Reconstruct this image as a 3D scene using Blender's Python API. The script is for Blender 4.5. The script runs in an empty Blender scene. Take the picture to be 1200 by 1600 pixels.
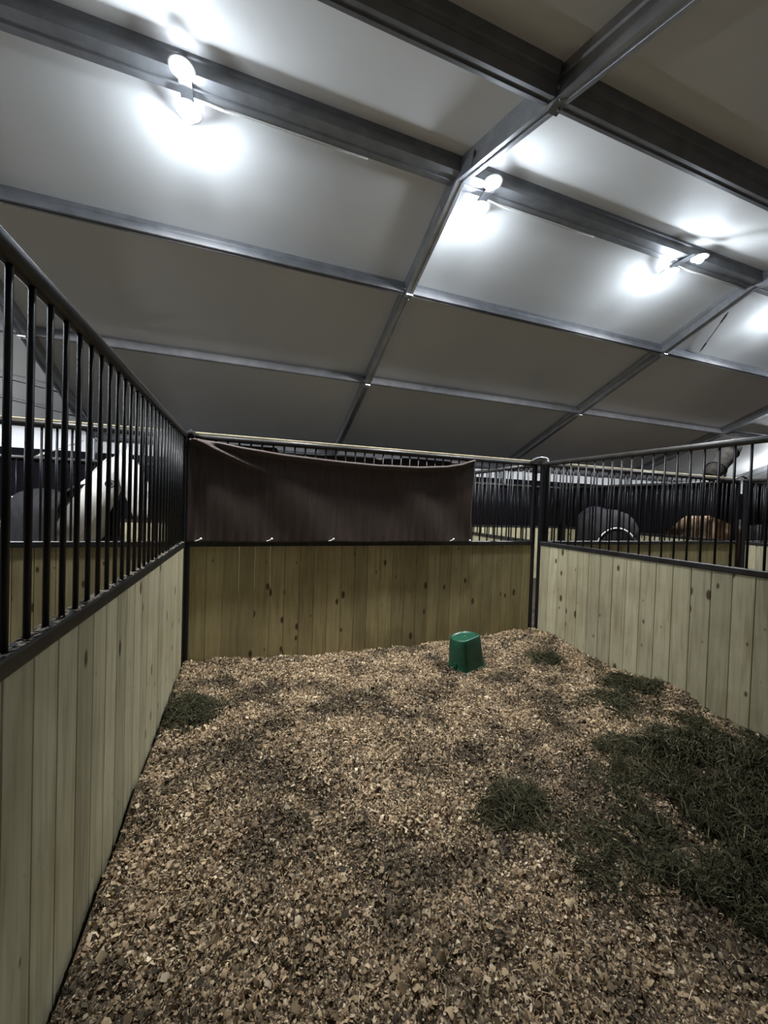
import bpy, math, random
import numpy as np
from mathutils import Vector, Matrix
random.seed(7); RNG = np.random.default_rng(11)
sc = bpy.context.scene
COL = sc.collection
PI = math.pi
sin, cos = math.sin, math.cos

# ------------------------------------------------------------------ measures (metres)
T, R, W = 2.2, 1.177, 4.161            # rail tops, lower rail, stall width
AL, AR = 0.0048, 0.0379                # the side walls splay a little
H, M1, YR = 5.112, 0.3844, -0.454      # ridge height, far slope, ridge line
M2 = 0.3636                            # near slope
X0, S = -2.418, 5.0                    # first roof frame and bay
SB, SC_, SD, SE = 1.367, 3.207, 1.389, 5.85
YE = YR + SE; ZE = H - M1 * SE         # far eave
Y2 = 3.9                               # far wall of the second row of stalls
GZ = -0.13                             # ground under the bedding

# ------------------------------------------------------------------ materials
def new_mat(name):
    m = bpy.data.materials.new(name); m.use_nodes = True
    nt = m.node_tree; b = nt.nodes['Principled BSDF']
    return m, nt, b
def N(nt, typ, **kw):
    n = nt.nodes.new(typ)
    for k, v in kw.items():
        if k.startswith('i_'):
            n.inputs[k[2:].replace('_', ' ')].default_value = v
        else: setattr(n, k, v)
    return n
def L(nt, a, b): nt.links.new(a, b)
def ramp(nt, fac, stops):
    r = N(nt, 'ShaderNodeValToRGB'); e = r.color_ramp.elements
    while len(e) < len(stops): e.new(0.5)
    for el, (p, c) in zip(e, stops):
        el.position = p; el.color = (c[0], c[1], c[2], 1)
    L(nt, fac, r.inputs['Fac']); return r.outputs['Color']
def coords(nt, scale, kind='Object'):
    tc = N(nt, 'ShaderNodeTexCoord'); mp = N(nt, 'ShaderNodeMapping')
    mp.inputs['Scale'].default_value = scale
    L(nt, tc.outputs[kind], mp.inputs['Vector']); return mp.outputs['Vector']
def bump(nt, b, h, strength=.3, dist=.01):
    n = N(nt, 'ShaderNodeBump'); n.inputs['Strength'].default_value = strength
    n.inputs['Distance'].default_value = dist
    L(nt, h, n.inputs['Height']); L(nt, n.outputs['Normal'], b.inputs['Normal'])
def plain(name, col, rough=.5, metal=0., var=.12, scale=20., spec=.5, bmp=0.):
    m, nt, b = new_mat(name)
    b.inputs['Roughness'].default_value = rough; b.inputs['Metallic'].default_value = metal
    b.inputs['Specular IOR Level'].default_value = spec
    nz = N(nt, 'ShaderNodeTexNoise'); nz.inputs['Scale'].default_value = scale; nz.inputs['Detail'].default_value = 4
    L(nt, coords(nt, (1, 1, 1)), nz.inputs['Vector'])
    lo = [c * (1 - var) for c in col]; hi = [min(1, c * (1 + var)) for c in col]
    L(nt, ramp(nt, nz.outputs['Fac'], [(.3, lo), (.7, hi)]), b.inputs['Base Color'])
    if bmp: bump(nt, b, nz.outputs['Fac'], bmp)
    return m

def wood_mat(name, tone=(1, 1, 1), warm=0.):
    m, nt, b = new_mat(name)
    b.inputs['Roughness'].default_value = .68; b.inputs['Specular IOR Level'].default_value = .25
    at = N(nt, 'ShaderNodeAttribute'); at.attribute_name = 'board'
    tc = N(nt, 'ShaderNodeTexCoord')
    off = N(nt, 'ShaderNodeVectorMath', operation='SCALE'); off.inputs['Scale'].default_value = 9.
    L(nt, at.outputs['Color'], off.inputs[0])
    add = N(nt, 'ShaderNodeVectorMath', operation='ADD')
    L(nt, tc.outputs['Object'], add.inputs[0]); L(nt, off.outputs[0], add.inputs[1])
    mp = N(nt, 'ShaderNodeMapping'); mp.inputs['Scale'].default_value = (22, 22, 1.3)
    L(nt, add.outputs[0], mp.inputs['Vector'])
    g = N(nt, 'ShaderNodeTexNoise'); g.inputs['Scale'].default_value = 1.6; g.inputs['Detail'].default_value = 6
    g.inputs['Distortion'].default_value = .6
    L(nt, mp.outputs[0], g.inputs['Vector'])
    grain = ramp(nt, g.outputs['Fac'], [(.25, (.30*tone[0], .275*tone[1], .175*tone[2])), (.5, (.42*tone[0], .395*tone[1], .27*tone[2])), (.8, (.50*tone[0], .48*tone[1], .345*tone[2]))])
    # board to board tone
    hs = N(nt, 'ShaderNodeMix', data_type='RGBA', blend_type='MULTIPLY'); hs.inputs['Factor'].default_value = 1
    sep = N(nt, 'ShaderNodeSeparateColor'); L(nt, at.outputs['Color'], sep.inputs[0])
    tone_r = ramp(nt, sep.outputs[0], [(0, (.80, .80, .78)), (.5, (1, .985, .95)), (1, (1.1, 1.1, 1.08))])
    L(nt, grain, hs.inputs['A']); L(nt, tone_r, hs.inputs['B'])
    # knots
    sx = N(nt, 'ShaderNodeSeparateXYZ'); L(nt, add.outputs[0], sx.inputs[0])
    cx = N(nt, 'ShaderNodeCombineXYZ'); L(nt, sx.outputs[0], cx.inputs[0]); L(nt, sx.outputs[2], cx.inputs[1])
    mk = N(nt, 'ShaderNodeMapping'); mk.inputs['Scale'].default_value = (7.5, 3.6, 1)
    L(nt, cx.outputs[0], mk.inputs['Vector'])
    vo = N(nt, 'ShaderNodeTexVoronoi', voronoi_dimensions='2D'); vo.inputs['Scale'].default_value = 1.
    vo.inputs['Randomness'].default_value = .8
    L(nt, mk.outputs[0], vo.inputs['Vector'])
    gs = N(nt, 'ShaderNodeSeparateColor'); L(nt, vo.outputs['Color'], gs.inputs[0])
    gate = N(nt, 'ShaderNodeMath', operation='MULTIPLY'); gate.inputs[1].default_value = .19
    pw = N(nt, 'ShaderNodeMath', operation='POWER'); pw.inputs[1].default_value = 3.4
    L(nt, gs.outputs[0], pw.inputs[0]); L(nt, pw.outputs[0], gate.inputs[0])
    sub = N(nt, 'ShaderNodeMath', operation='SUBTRACT'); L(nt, gate.outputs[0], sub.inputs[0]); L(nt, vo.outputs['Distance'], sub.inputs[1])
    ms = N(nt, 'ShaderNodeMath', operation='MULTIPLY'); ms.inputs[1].default_value = 14.; ms.use_clamp = True
    L(nt, sub.outputs[0], ms.inputs[0])
    kn = N(nt, 'ShaderNodeMix', data_type='RGBA'); kn.inputs['B'].default_value = (.085, .058, .03, 1)
    L(nt, ms.outputs[0], kn.inputs['Factor']); L(nt, hs.outputs['Result'], kn.inputs['A'])
    # dirt stains
    st = N(nt, 'ShaderNodeTexNoise'); st.inputs['Scale'].default_value = 2.2; st.inputs['Detail'].default_value = 5
    L(nt, tc.outputs['Object'], st.inputs['Vector'])
    sr = ramp(nt, st.outputs['Fac'], [(.35, (.82, .80, .76)), (.6, (1, 1, 1))])
    fx = N(nt, 'ShaderNodeMix', data_type='RGBA', blend_type='MULTIPLY'); fx.inputs['Factor'].default_value = 1
    L(nt, kn.outputs['Result'], fx.inputs['A']); L(nt, sr, fx.inputs['B'])
    L(nt, fx.outputs['Result'], b.inputs['Base Color'])
    bump(nt, b, g.outputs['Fac'], .25, .004)
    return m

M = {}
M['wood'] = wood_mat('pale_pine')
M['wood_shaded'] = wood_mat('shaded_pine', (.92, .86, .70))  # same pine toned darker: shade of the back walls put into the colour
M['black'] = plain('black_powder_coat', (.009, .009, .010), .38, 0, .3, 30, .38)
M['blackrail'] = plain('black_powder_coat_scuffed', (.015, .015, .016), .42, 0, .5, 14, .5)
M['dusty'] = plain('dusty_black_steel', (.10, .095, .09), .6, 0, .4, 30, .4)
M['strip'] = plain('pale_strip', (.58, .52, .34), .6, 0, .2, 14, .2)
M['dust'] = plain('shavings_dust', (.42, .37, .30), .9, 0, .3, 40, .1)
M['pipe'] = plain('worn_rail_pipe', (.05, .048, .045), .4, .3, .3, 12, .6)
M['alu'] = plain('mill_aluminium', (.40, .41, .43), .38, .85, .15, 6, .5)
M['aludull'] = plain('dull_aluminium', (.24, .245, .26), .5, .7, .15, 6, .5)
M['bolt'] = plain('zinc_bolt', (.6, .6, .6), .3, .9, .1, 30)
M['strap'] = plain('dark_strap', (.02, .02, .022), .8, 0, .3, 40, .2)
M['cord'] = plain('light_cord', (.62, .60, .55), .7, 0, .2, 80, .2)
M['cable'] = plain('steel_cable', (.12, .12, .125), .5, .6, .2, 60)
M['screen'] = plain('black_mesh_screen', (.006, .006, .009), .95, 0, .5, 60, .05)
M['white_plastic'] = plain('white_plastic', (.85, .85, .85), .4, 0, .04, 20)
M['blue'] = plain('blue_plastic', (.03, .09, .42), .4, 0, .15, 10)
M['green'] = plain('green_plastic', (.007, .066, .036), .38, 0, .25, 9, .5, .05)
M['chrome'] = plain('bright_steel', (.8, .8, .8), .2, 1, .05, 20)
M['tarp'] = plain('grey_canvas', (.034, .031, .027), .9, 0, .5, 12, .2, .5)
M['whitehair'] = plain('grey_white_coat', (.74, .73, .70), .7, 0, .08, 8, .2)
M['muzzle'] = plain('dark_muzzle_skin', (.10, .09, .085), .6, 0, .25, 12, .3)
M['chestnut'] = plain('chestnut_coat', (.36, .24, .155), .5, 0, .5, 7, .35)
M['darkcoat'] = plain('dark_bay_coat', (.03, .022, .018), .5, 0, .3, 10, .35)
M['blanket'] = plain('charcoal_blanket', (.019, .019, .021), .85, 0, .22, 8, .15, .4)
M['blanket_navy'] = plain('dark_navy_blanket', (.024, .023, .028), .85, 0, .22, 8, .15, .4)
M['piping'] = plain('pale_piping', (.75, .74, .70), .6, 0, .1, 20, .2)
M['hair'] = plain('pale_hair', (.45, .44, .42), .8, 0, .3, 30, .1)
M['hairdark'] = plain('dark_hair', (.05, .03, .02), .8, 0, .3, 30, .1)
M['eye'] = plain('dark_eye', (.01, .008, .006), .15, 0, .1, 10)

def coat_mat():       # grey-white coat darkening to the muzzle, attribute 'tone'
    m, nt, b = new_mat('grey_white_horse_coat'); b.inputs['Roughness'].default_value = .65
    at = N(nt, 'ShaderNodeAttribute'); at.attribute_name = 'tone'
    nz = N(nt, 'ShaderNodeTexNoise'); nz.inputs['Scale'].default_value = 9; nz.inputs['Detail'].default_value = 5
    L(nt, coords(nt, (1, 1, 1)), nz.inputs['Vector'])
    base = ramp(nt, nz.outputs['Fac'], [(.3, (.66, .65, .62)), (.7, (.80, .79, .76))])
    mx = N(nt, 'ShaderNodeMix', data_type='RGBA'); mx.inputs['B'].default_value = (.12, .105, .10, 1)
    L(nt, at.outputs['Fac'], mx.inputs['Factor']); L(nt, base, mx.inputs['A'])
    L(nt, mx.outputs['Result'], b.inputs['Base Color']); return m
M['coat'] = coat_mat()

def chip_mat():
    m, nt, b = new_mat('wood_shavings'); b.inputs['Roughness'].default_value = .75
    b.inputs['Specular IOR Level'].default_value = .25
    at = N(nt, 'ShaderNodeAttribute'); at.attribute_name = 'tint'
    L(nt, at.outputs['Color'], b.inputs['Base Color']); return m
M['chips'] = chip_mat()
def ground_mat(name, stops, sc1):
    m, nt, b = new_mat(name); b.inputs['Roughness'].default_value = .9; b.inputs['Specular IOR Level'].default_value = .1
    nz = N(nt, 'ShaderNodeTexNoise'); nz.inputs['Scale'].default_value = sc1; nz.inputs['Detail'].default_value = 8; nz.inputs['Roughness'].default_value = .7
    L(nt, coords(nt, (1, 1, 1)), nz.inputs['Vector'])
    L(nt, ramp(nt, nz.outputs['Fac'], stops), b.inputs['Base Color'])
    bump(nt, b, nz.outputs['Fac'], .8, .02); return m
M['bed'] = ground_mat('packed_shavings', [(.35, (.09, .06, .035)), (.6, (.22, .16, .10))], 60)
M['ground'] = ground_mat('trampled_ground', [(.35, (.05, .043, .036)), (.65, (.13, .11, .09))], 25)
M['hay'] = chip_mat(); M['hay'].name = 'loose_hay'; M['hay'].node_tree.nodes['Principled BSDF'].inputs['Specular IOR Level'].default_value = .06

def fabric_roof():
    m, nt, b = new_mat('white_pvc_roof'); b.inputs['Roughness'].default_value = .6; b.inputs['Specular IOR Level'].default_value = .35
    nz = N(nt, 'ShaderNodeTexNoise'); nz.inputs['Scale'].default_value = .7; nz.inputs['Detail'].default_value = 5
    L(nt, coords(nt, (1, 1, 1)), nz.inputs['Vector'])
    L(nt, ramp(nt, nz.outputs['Fac'], [(.3, (.70, .70, .69)), (.7, (.78, .78, .77))]), b.inputs['Base Color'])
    n2 = N(nt, 'ShaderNodeTexNoise'); n2.inputs['Scale'].default_value = 1.1; n2.inputs['Detail'].default_value = 3
    L(nt, coords(nt, (1, 1.6, 1)), n2.inputs['Vector'])
    bump(nt, b, n2.outputs['Fac'], .25, .05); return m
M['roof'] = fabric_roof()
def side_wall():
    m, nt, b = new_mat('white_pvc_wall'); b.inputs['Roughness'].default_value = .6
    nz = N(nt, 'ShaderNodeTexNoise'); nz.inputs['Scale'].default_value = 1.5; nz.inputs['Detail'].default_value = 4
    L(nt, coords(nt, (1, 1, 1)), nz.inputs['Vector'])
    L(nt, ramp(nt, nz.outputs['Fac'], [(.3, (.80, .81, .83)), (.7, (.88, .89, .91))]), b.inputs['Base Color'])
    bump(nt, b, nz.outputs['Fac'], .6, .06); return m
M['sidewall'] = side_wall()
def drape_mat():
    m, nt, b = new_mat('brown_mesh_tarp'); b.inputs['Roughness'].default_value = .62
    b.inputs['Specular IOR Level'].default_value = .35
    b.inputs['Sheen Weight'].default_value = .25; b.inputs['Sheen Roughness'].default_value = .4
    b.inputs['Sheen Tint'].default_value = (.8, .6, .55, 1)
    nz = N(nt, 'ShaderNodeTexNoise'); nz.inputs['Scale'].default_value = 1; nz.inputs['Detail'].default_value = 5
    L(nt, coords(nt, (40, 40, 3)), nz.inputs['Vector'])
    L(nt, ramp(nt, nz.outputs['Fac'], [(.3, (.050, .036, .030)), (.7, (.074, .054, .045))]), b.inputs['Base Color'])
    wv = N(nt, 'ShaderNodeTexNoise'); wv.inputs['Scale'].default_value = 260
    L(nt, coords(nt, (1, 1, 1)), wv.inputs['Vector']); bump(nt, b, wv.outputs['Fac'], .15, .002)
    return m
M['drape'] = drape_mat()
def emit_mat(name, col, strength):
    m, nt, b = new_mat(name); b.inputs['Base Color'].default_value = (.9, .9, .9, 1)
    b.inputs['Emission Color'].default_value = (*col, 1); b.inputs['Emission Strength'].default_value = strength
    return m
LAMP = 410.; SPOT = 620.; TILT = 19.
M['added_hood'] = plain('white_enamel', (.8, .8, .8), .35, 0, .03, 20)
M['bulb'] = emit_mat('lit_bulb', (.80, .90, 1.0), LAMP)
M['fill_bulb'] = emit_mat('fill_lamp_bulb', (.9, .95, 1.0), LAMP * 2.8)  # glow of the unseen bulbs added to brighten the outer roof
M['bulb2'] = emit_mat('lit_bulb_near', (.82, .91, 1.0), LAMP * .8)

# ------------------------------------------------------------------ mesh helpers
class MB:
    def __init__(s): s.v = []; s.f = []; s.sm = []; s.mi = []
    def add(s, vs, fs, smooth=False, mi=0):
        o = len(s.v); s.v += [tuple(v) for v in vs]
        for f in fs: s.f.append(tuple(i + o for i in f)); s.sm.append(smooth); s.mi.append(mi)
    def box(s, c, d, mat=None, bev=0., mi=0):
        cx, cy, cz = c; dx, dy, dz = [q / 2 for q in d]
        if bev <= 0:
            vs = [Vector((x, y, z)) for x in (-dx, dx) for y in (-dy, dy) for z in (-dz, dz)]
            fs = [(0, 1, 3, 2), (4, 6, 7, 5), (0, 4, 5, 1), (2, 3, 7, 6), (0, 2, 6, 4), (1, 5, 7, 3)]
        else:       # chamfer the four edges along the longest axis
            ax = max(range(3), key=lambda i: d[i]); a, b_ = [(1, 2), (2, 0), (0, 1)][ax]
            h = [dx, dy, dz]; A, B = h[a], h[b_]; e = min(bev, A * .8, B * .8)
            prof = [(A - e, -B), (A, -B + e), (A, B - e), (A - e, B), (-A + e, B), (-A, B - e), (-A, -B + e), (-A + e, -B)]
            vs = []
            for sgn in (-1, 1):
                for (p, q) in prof:
                    w = [0, 0, 0]; w[ax] = sgn * h[ax]; w[a] = p; w[b_] = q; vs.append(Vector(w))
            n = 8; fs = [tuple((i, (i + 1) % n, n + (i + 1) % n, n + i)) for i in range(n)]
            fs += [tuple(range(n - 1, -1, -1)), tuple(range(n, 2 * n))]
        if mat is not None: vs = [mat @ v for v in vs]
        s.add([v + Vector(c) for v in vs], fs, False, mi)
    def tube(s, pts, r, n=10, cap=True, smooth=True, mi=0):
        pts = [Vector(p) for p in pts]; rs = r if isinstance(r, (list, tuple)) else [r] * len(pts)
        rings = []; prev = None
        for i, p in enumerate(pts):
            t = (pts[min(i + 1, len(pts) - 1)] - pts[max(i - 1, 0)]).normalized()
            if prev is None:
                a = Vector((0, 0, 1)) if abs(t.z) < .9 else Vector((1, 0, 0))
                u = t.cross(a).normalized()
            else: u = (prev - t * prev.dot(t)).normalized()
            prev = u; w = t.cross(u)
            rings.append([p + (u * cos(2 * PI * k / n) + w * sin(2 * PI * k / n)) * rs[i] for k in range(n)])
        vs = [v for rg in rings for v in rg]; fs = []
        for i in range(len(rings) - 1):
            for k in range(n):
                fs.append((i * n + k, i * n + (k + 1) % n, (i + 1) * n + (k + 1) % n, (i + 1) * n + k))
        s.add(vs, fs, smooth, mi)
        if cap:
            o = len(s.v) - len(vs)
            s.f.append(tuple(o + k for k in range(n - 1, -1, -1))); s.sm.append(False); s.mi.append(mi)
            s.f.append(tuple(o + (len(rings) - 1) * n + k for k in range(n))); s.sm.append(False); s.mi.append(mi)
    def beam(s, a, b, w, d, up=Vector((0, 0, 1)), bev=.01, groove=False):
        """rectangular profile between a and b, w across, d along up, with optional grooves"""
        a, b = Vector(a), Vector(b); t = (b - a).normalized()
        x = t.cross(up).normalized(); u = x.cross(t).normalized()
        if groove:
            g = .012
            prof = [(-w/2, -d/2), (-w*.18, -d/2), (-w*.14, -d/2 + g), (w*.14, -d/2 + g), (w*.18, -d/2), (w/2, -d/2),
                    (w/2, -d*.12), (w/2 - g, -d*.06), (w/2 - g, d*.12), (w/2, d*.18), (w/2, d/2), (-w/2, d/2),
                    (-w/2, d*.18), (-w/2 + g, d*.12), (-w/2 + g, -d*.06), (-w/2, -d*.12)]
        else:
            e = bev
            prof = [(-w/2 + e, -d/2), (w/2 - e, -d/2), (w/2, -d/2 + e), (w/2, d/2 - e), (w/2 - e, d/2), (-w/2 + e, d/2), (-w/2, d/2 - e), (-w/2, -d/2 + e)]
        n = len(prof)
        vs = [a + x * p + u * q for p, q in prof] + [b + x * p + u * q for p, q in prof]
        fs = [(i, (i + 1) % n, n + (i + 1) % n, n + i) for i in range(n)] + [tuple(range(n - 1, -1, -1)), tuple(range(n, 2 * n))]
        s.add(vs, fs)
    def ball(s, c, r, nu=14, nv=9, sc3=(1, 1, 1)):
        c = Vector(c); vs = [c + Vector((0, 0, r * sc3[2]))]
        for i in range(1, nv):
            a = PI * i / nv
            for k in range(nu):
                b = 2 * PI * k / nu
                vs.append(c + Vector((r * sin(a) * cos(b) * sc3[0], r * sin(a) * sin(b) * sc3[1], r * cos(a) * sc3[2])))
        vs.append(c - Vector((0, 0, r * sc3[2]))); fs = []
        for k in range(nu):
            fs.append((0, 1 + k, 1 + (k + 1) % nu))
            fs.append((len(vs) - 1, 1 + (nv - 2) * nu + (k + 1) % nu, 1 + (nv - 2) * nu + k))
        for i in range(nv - 2):
            for k in range(nu):
                fs.append((1 + i * nu + k, 1 + (i + 1) * nu + k, 1 + (i + 1) * nu + (k + 1) % nu, 1 + i * nu + (k + 1) % nu))
        s.add(vs, fs, True)
    def mesh(s, name, mats):
        me = bpy.data.meshes.new(name); me.from_pydata(s.v, [], s.f); me.validate()
        me.polygons.foreach_set('use_smooth', s.sm)
        me.polygons.foreach_set('material_index', s.mi)
        for m in (mats if isinstance(mats, (list, tuple)) else [mats]): me.materials.append(m)
        me.update(); return me
    def build(s, name, mats, parent=None, loc=(0, 0, 0)):
        o = bpy.data.objects.new(name, s.mesh(name, mats)); COL.objects.link(o)
        o.location = loc
        if parent is not None: o.parent = parent
        return o
def tag(o, label=None, cat=None, group=None, kind=None):
    for k, v in (('label', label), ('category', cat), ('group', group), ('kind', kind)):
        if v: o[k] = v
    return o
def empty(name, loc=(0, 0, 0), rz=0.):
    o = bpy.data.objects.new(name, None); COL.objects.link(o)
    o.location = loc; o.rotation_euler = (0, 0, rz); o.empty_display_size = .1; return o
def inst(name, me, parent, loc, rot=(0, 0, 0)):
    o = bpy.data.objects.new(name, me); COL.objects.link(o); o.parent = parent
    o.location = loc; o.rotation_euler = rot; return o

# ------------------------------------------------------------------ setting: ground, roof, side wall
XA, XB = -8.5, 24.
g = MB(); g.add([(XA, -9, GZ), (XB, -9, GZ), (XB, YE + 1, GZ), (XA, YE + 1, GZ)], [(0, 1, 2, 3)])
tag(g.build('floor', M['ground']), kind='structure')

FO = .10                                # fabric lies on top of the beams
def roof_grid():
    mb = MB(); xs = np.linspace(XA, XB, 66)
    rows = []
    for s in np.linspace(6.2, 0, 22): rows.append((YR - s, H + FO - M2 * s))
    for s in np.linspace(0, SE + .1, 22)[1:]: rows.append((YR + s, H + FO - M1 * s))
    nx = len(xs); vs = []
    for (y, z) in rows:
        for x in xs:
            vs.append((x, y, z))
    th = [(x, y, z + .03) for x, y, z in vs]; n = len(vs); fs = []
    for j in range(len(rows) - 1):
        for i in range(nx - 1):
            a = j * nx + i; fs.append((a, a + nx, a + nx + 1, a + 1))
            fs.append((n + a, n + a + 1, n + a + nx + 1, n + a + nx))
    mb.add(vs + th, fs, True); return mb
tag(roof_grid().build('ceiling', M['roof']), kind='structure')

def side():
    mb = MB(); xs = np.linspace(XA, XB, 220); zs = [GZ + .01, .6, 1.3, 2.0, 2.50, 2.50, 2.62, 2.74, ZE + FO]
    nx = len(xs); vs = []
    for j, z in enumerate(zs):
        for x in xs:
            ph = .012 * sin(x * 5.1) + .010 * sin(x * 11.3 + z * 4) + .006 * sin(x * 23)
            vs.append((x, YE + .12 + ph, z))
    for j in range(len(zs) - 1):
        if j == 4: continue
        for i in range(nx - 1):
            a = j * nx + i
            mb.f.append((a, a + 1, a + nx + 1, a + nx)); mb.sm.append(True); mb.mi.append(0 if j > 4 else 1)
    mb.v = vs; return mb
tag(side().build('wall_back', [M['sidewall'], M['screen']]), kind='structure')

# ------------------------------------------------------------------ roof frames, purlins
def far(k, s, dz=0.): return Vector((X0 + k * S, YR + s, H - M1 * s + dz))
def near(k, s, dz=0.): return Vector((X0 + k * S, YR - s, H - M2 * s + dz))
RW = .105; RD = .20
fr_lab = {0: 'grey aluminium roof rafter at far left, seen through the left wall bars',
          1: 'grey aluminium roof rafter in the middle of the picture, running over to the near slope',
          2: 'grey aluminium roof rafter coming down behind the right corner of the stall',
          3: 'grey aluminium roof rafter at far right, low over the right wall rail',
          4: 'most distant grey aluminium roof rafter beyond the right hand stalls'}
for k in range(5):
    root = empty('roof_frame', (X0 + k * S, YE, GZ)); tag(root, fr_lab[k], 'roof rafter', 'aluminium roof frames of the tent')
    off = -Vector(root.location)
    mb = MB(); mb.beam(far(k, .02, 0) + off, far(k, SE, 0) + off, RW, RD, bev=.015, groove=True); mb.build('rafter', M['alu'], root)
    mb = MB(); mb.beam(near(k, .02, 0) + off, near(k, 6.1, 0) + off, RW, RD, bev=.015, groove=True); mb.build('rafter', M['alu'], root)
    mb = MB(); mb.box((0, 0, (ZE - .1 - GZ) / 2), (.11, .15, ZE - .1 - GZ), bev=.012); mb.build('leg', M['alu'], root)
    for sx in (-1, 1):
        for fn, sg in ((far, 1), (near, 1)):
            mb = MB(); mb.beam(fn(k, .0) + off + Vector((sx * (RW/2 + .004), 0, -.03)), fn(k, .33) + off + Vector((sx * (RW/2 + .004), 0, -.03)), .008, .13, bev=.002); mb.build('splice_plate', M['aludull'], root)
    for fn, s in ((near, SD), (far, SB), (far, SC_)):
        mb = MB()
        for sx in (-1, 1):
            for ds in (-.05, .05):
                p = fn(k, s + ds) + off + Vector((sx * (RW/2 + .006), 0, -.05)); mb.ball(p, .014, 8, 5)
        p = fn(k, s) + off + Vector((0, 0, -RD/2 - .006)); mb.box(p, (.09, .16, .014))
        mb.ball(p + Vector((.02, .03, -.012)), .013, 8, 5); mb.ball(p + Vector((-.02, -.03, -.012)), .013, 8, 5)
        mb.build('bolt_plate', M['bolt'] if s != SD else M['aludull'], root)
bay_lab = {-1: 'beyond the far left rafter', 0: 'in the bay left of the middle rafter', 1: 'in the bay right of the middle rafter', 2: 'in the bay at far right edge', 3: 'in the most distant bay on the right'}
pl = [('ridge', far, 0., .20, .19, True, 'wide grey ridge beam'),
      ('b', far, SB, .055, .19, True, 'upper grey purlin of the lit far slope'),
      ('c', far, SC_, .05, .15, False, 'lower grey purlin of the lit far slope'),
      ('d', near, SD, .12, .19, True, 'grey purlin of the dark near slope'),
      ('e', far, SE, .10, .16, False, 'grey eave beam over the white side wall')]
for nm, fn, s, w, d, gr, lab in pl:
    for k in (-1, 0, 1, 2, 3):
        if k == -1 and nm not in ('ridge', 'c', 'b', 'd'): continue
        a = fn(k, s); b = fn(k + 1, s); gap = RW / 2 + .012
        a.x += gap; b.x -= gap
        if nm == 'e': a.z -= .0; b.z -= .0
        sl = 0 if nm == 'ridge' else (M1 if fn is far else -M2)
        up = Vector((0, sl, 1)).normalized()
        mb = MB(); o = Vector(((a.x + b.x) / 2, a.y, a.z - d / 2))
        mb.beam(a - o, b - o, w, d, up, .012, gr)
        ob = mb.build('ridge_beam' if nm == 'ridge' else ('eave_beam' if nm == 'e' else 'roof_purlin'), M['aludull'], None, o)
        tag(ob, lab + ' ' + bay_lab[k], 'roof beam', 'aluminium purlins under the tent roof')

# bracing cables in the roof
def cable(a, b, label, r=.008, mat='cable', name='brace_cable', cat='cable'):
    a, b = Vector(a), Vector(b); c = (a + b) / 2; mb = MB()
    mb.tube([a - c, b - c], r, 6)
    for e in (a, b): mb.tube([e - c + (c - e).normalized() * .05, e - c + (c - e).normalized() * .22], r * 2, 6)
    return tag(mb.build(name, M[mat], None, c), label, cat)
cable(far(2, .55, -.0) + Vector((.35, 0, .05)), far(2, SB - .08, .05) + Vector((.9, 0, 0)), 'thin bracing wire under the lit roof at far right edge')
cable(far(0, 5.3, .02) + Vector((-.08, 0, 0)), far(-1, 3.4, .02) + Vector((.2, 0, 0)), 'lower bracing wire crossing the roof behind the left wall bars')
cable(far(0, 4.6, .02) + Vector((-.08, 0, 0)), far(-1, 2.9, .02) + Vector((.2, 0, 0)), 'upper bracing wire crossing the roof behind the left wall bars')

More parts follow.
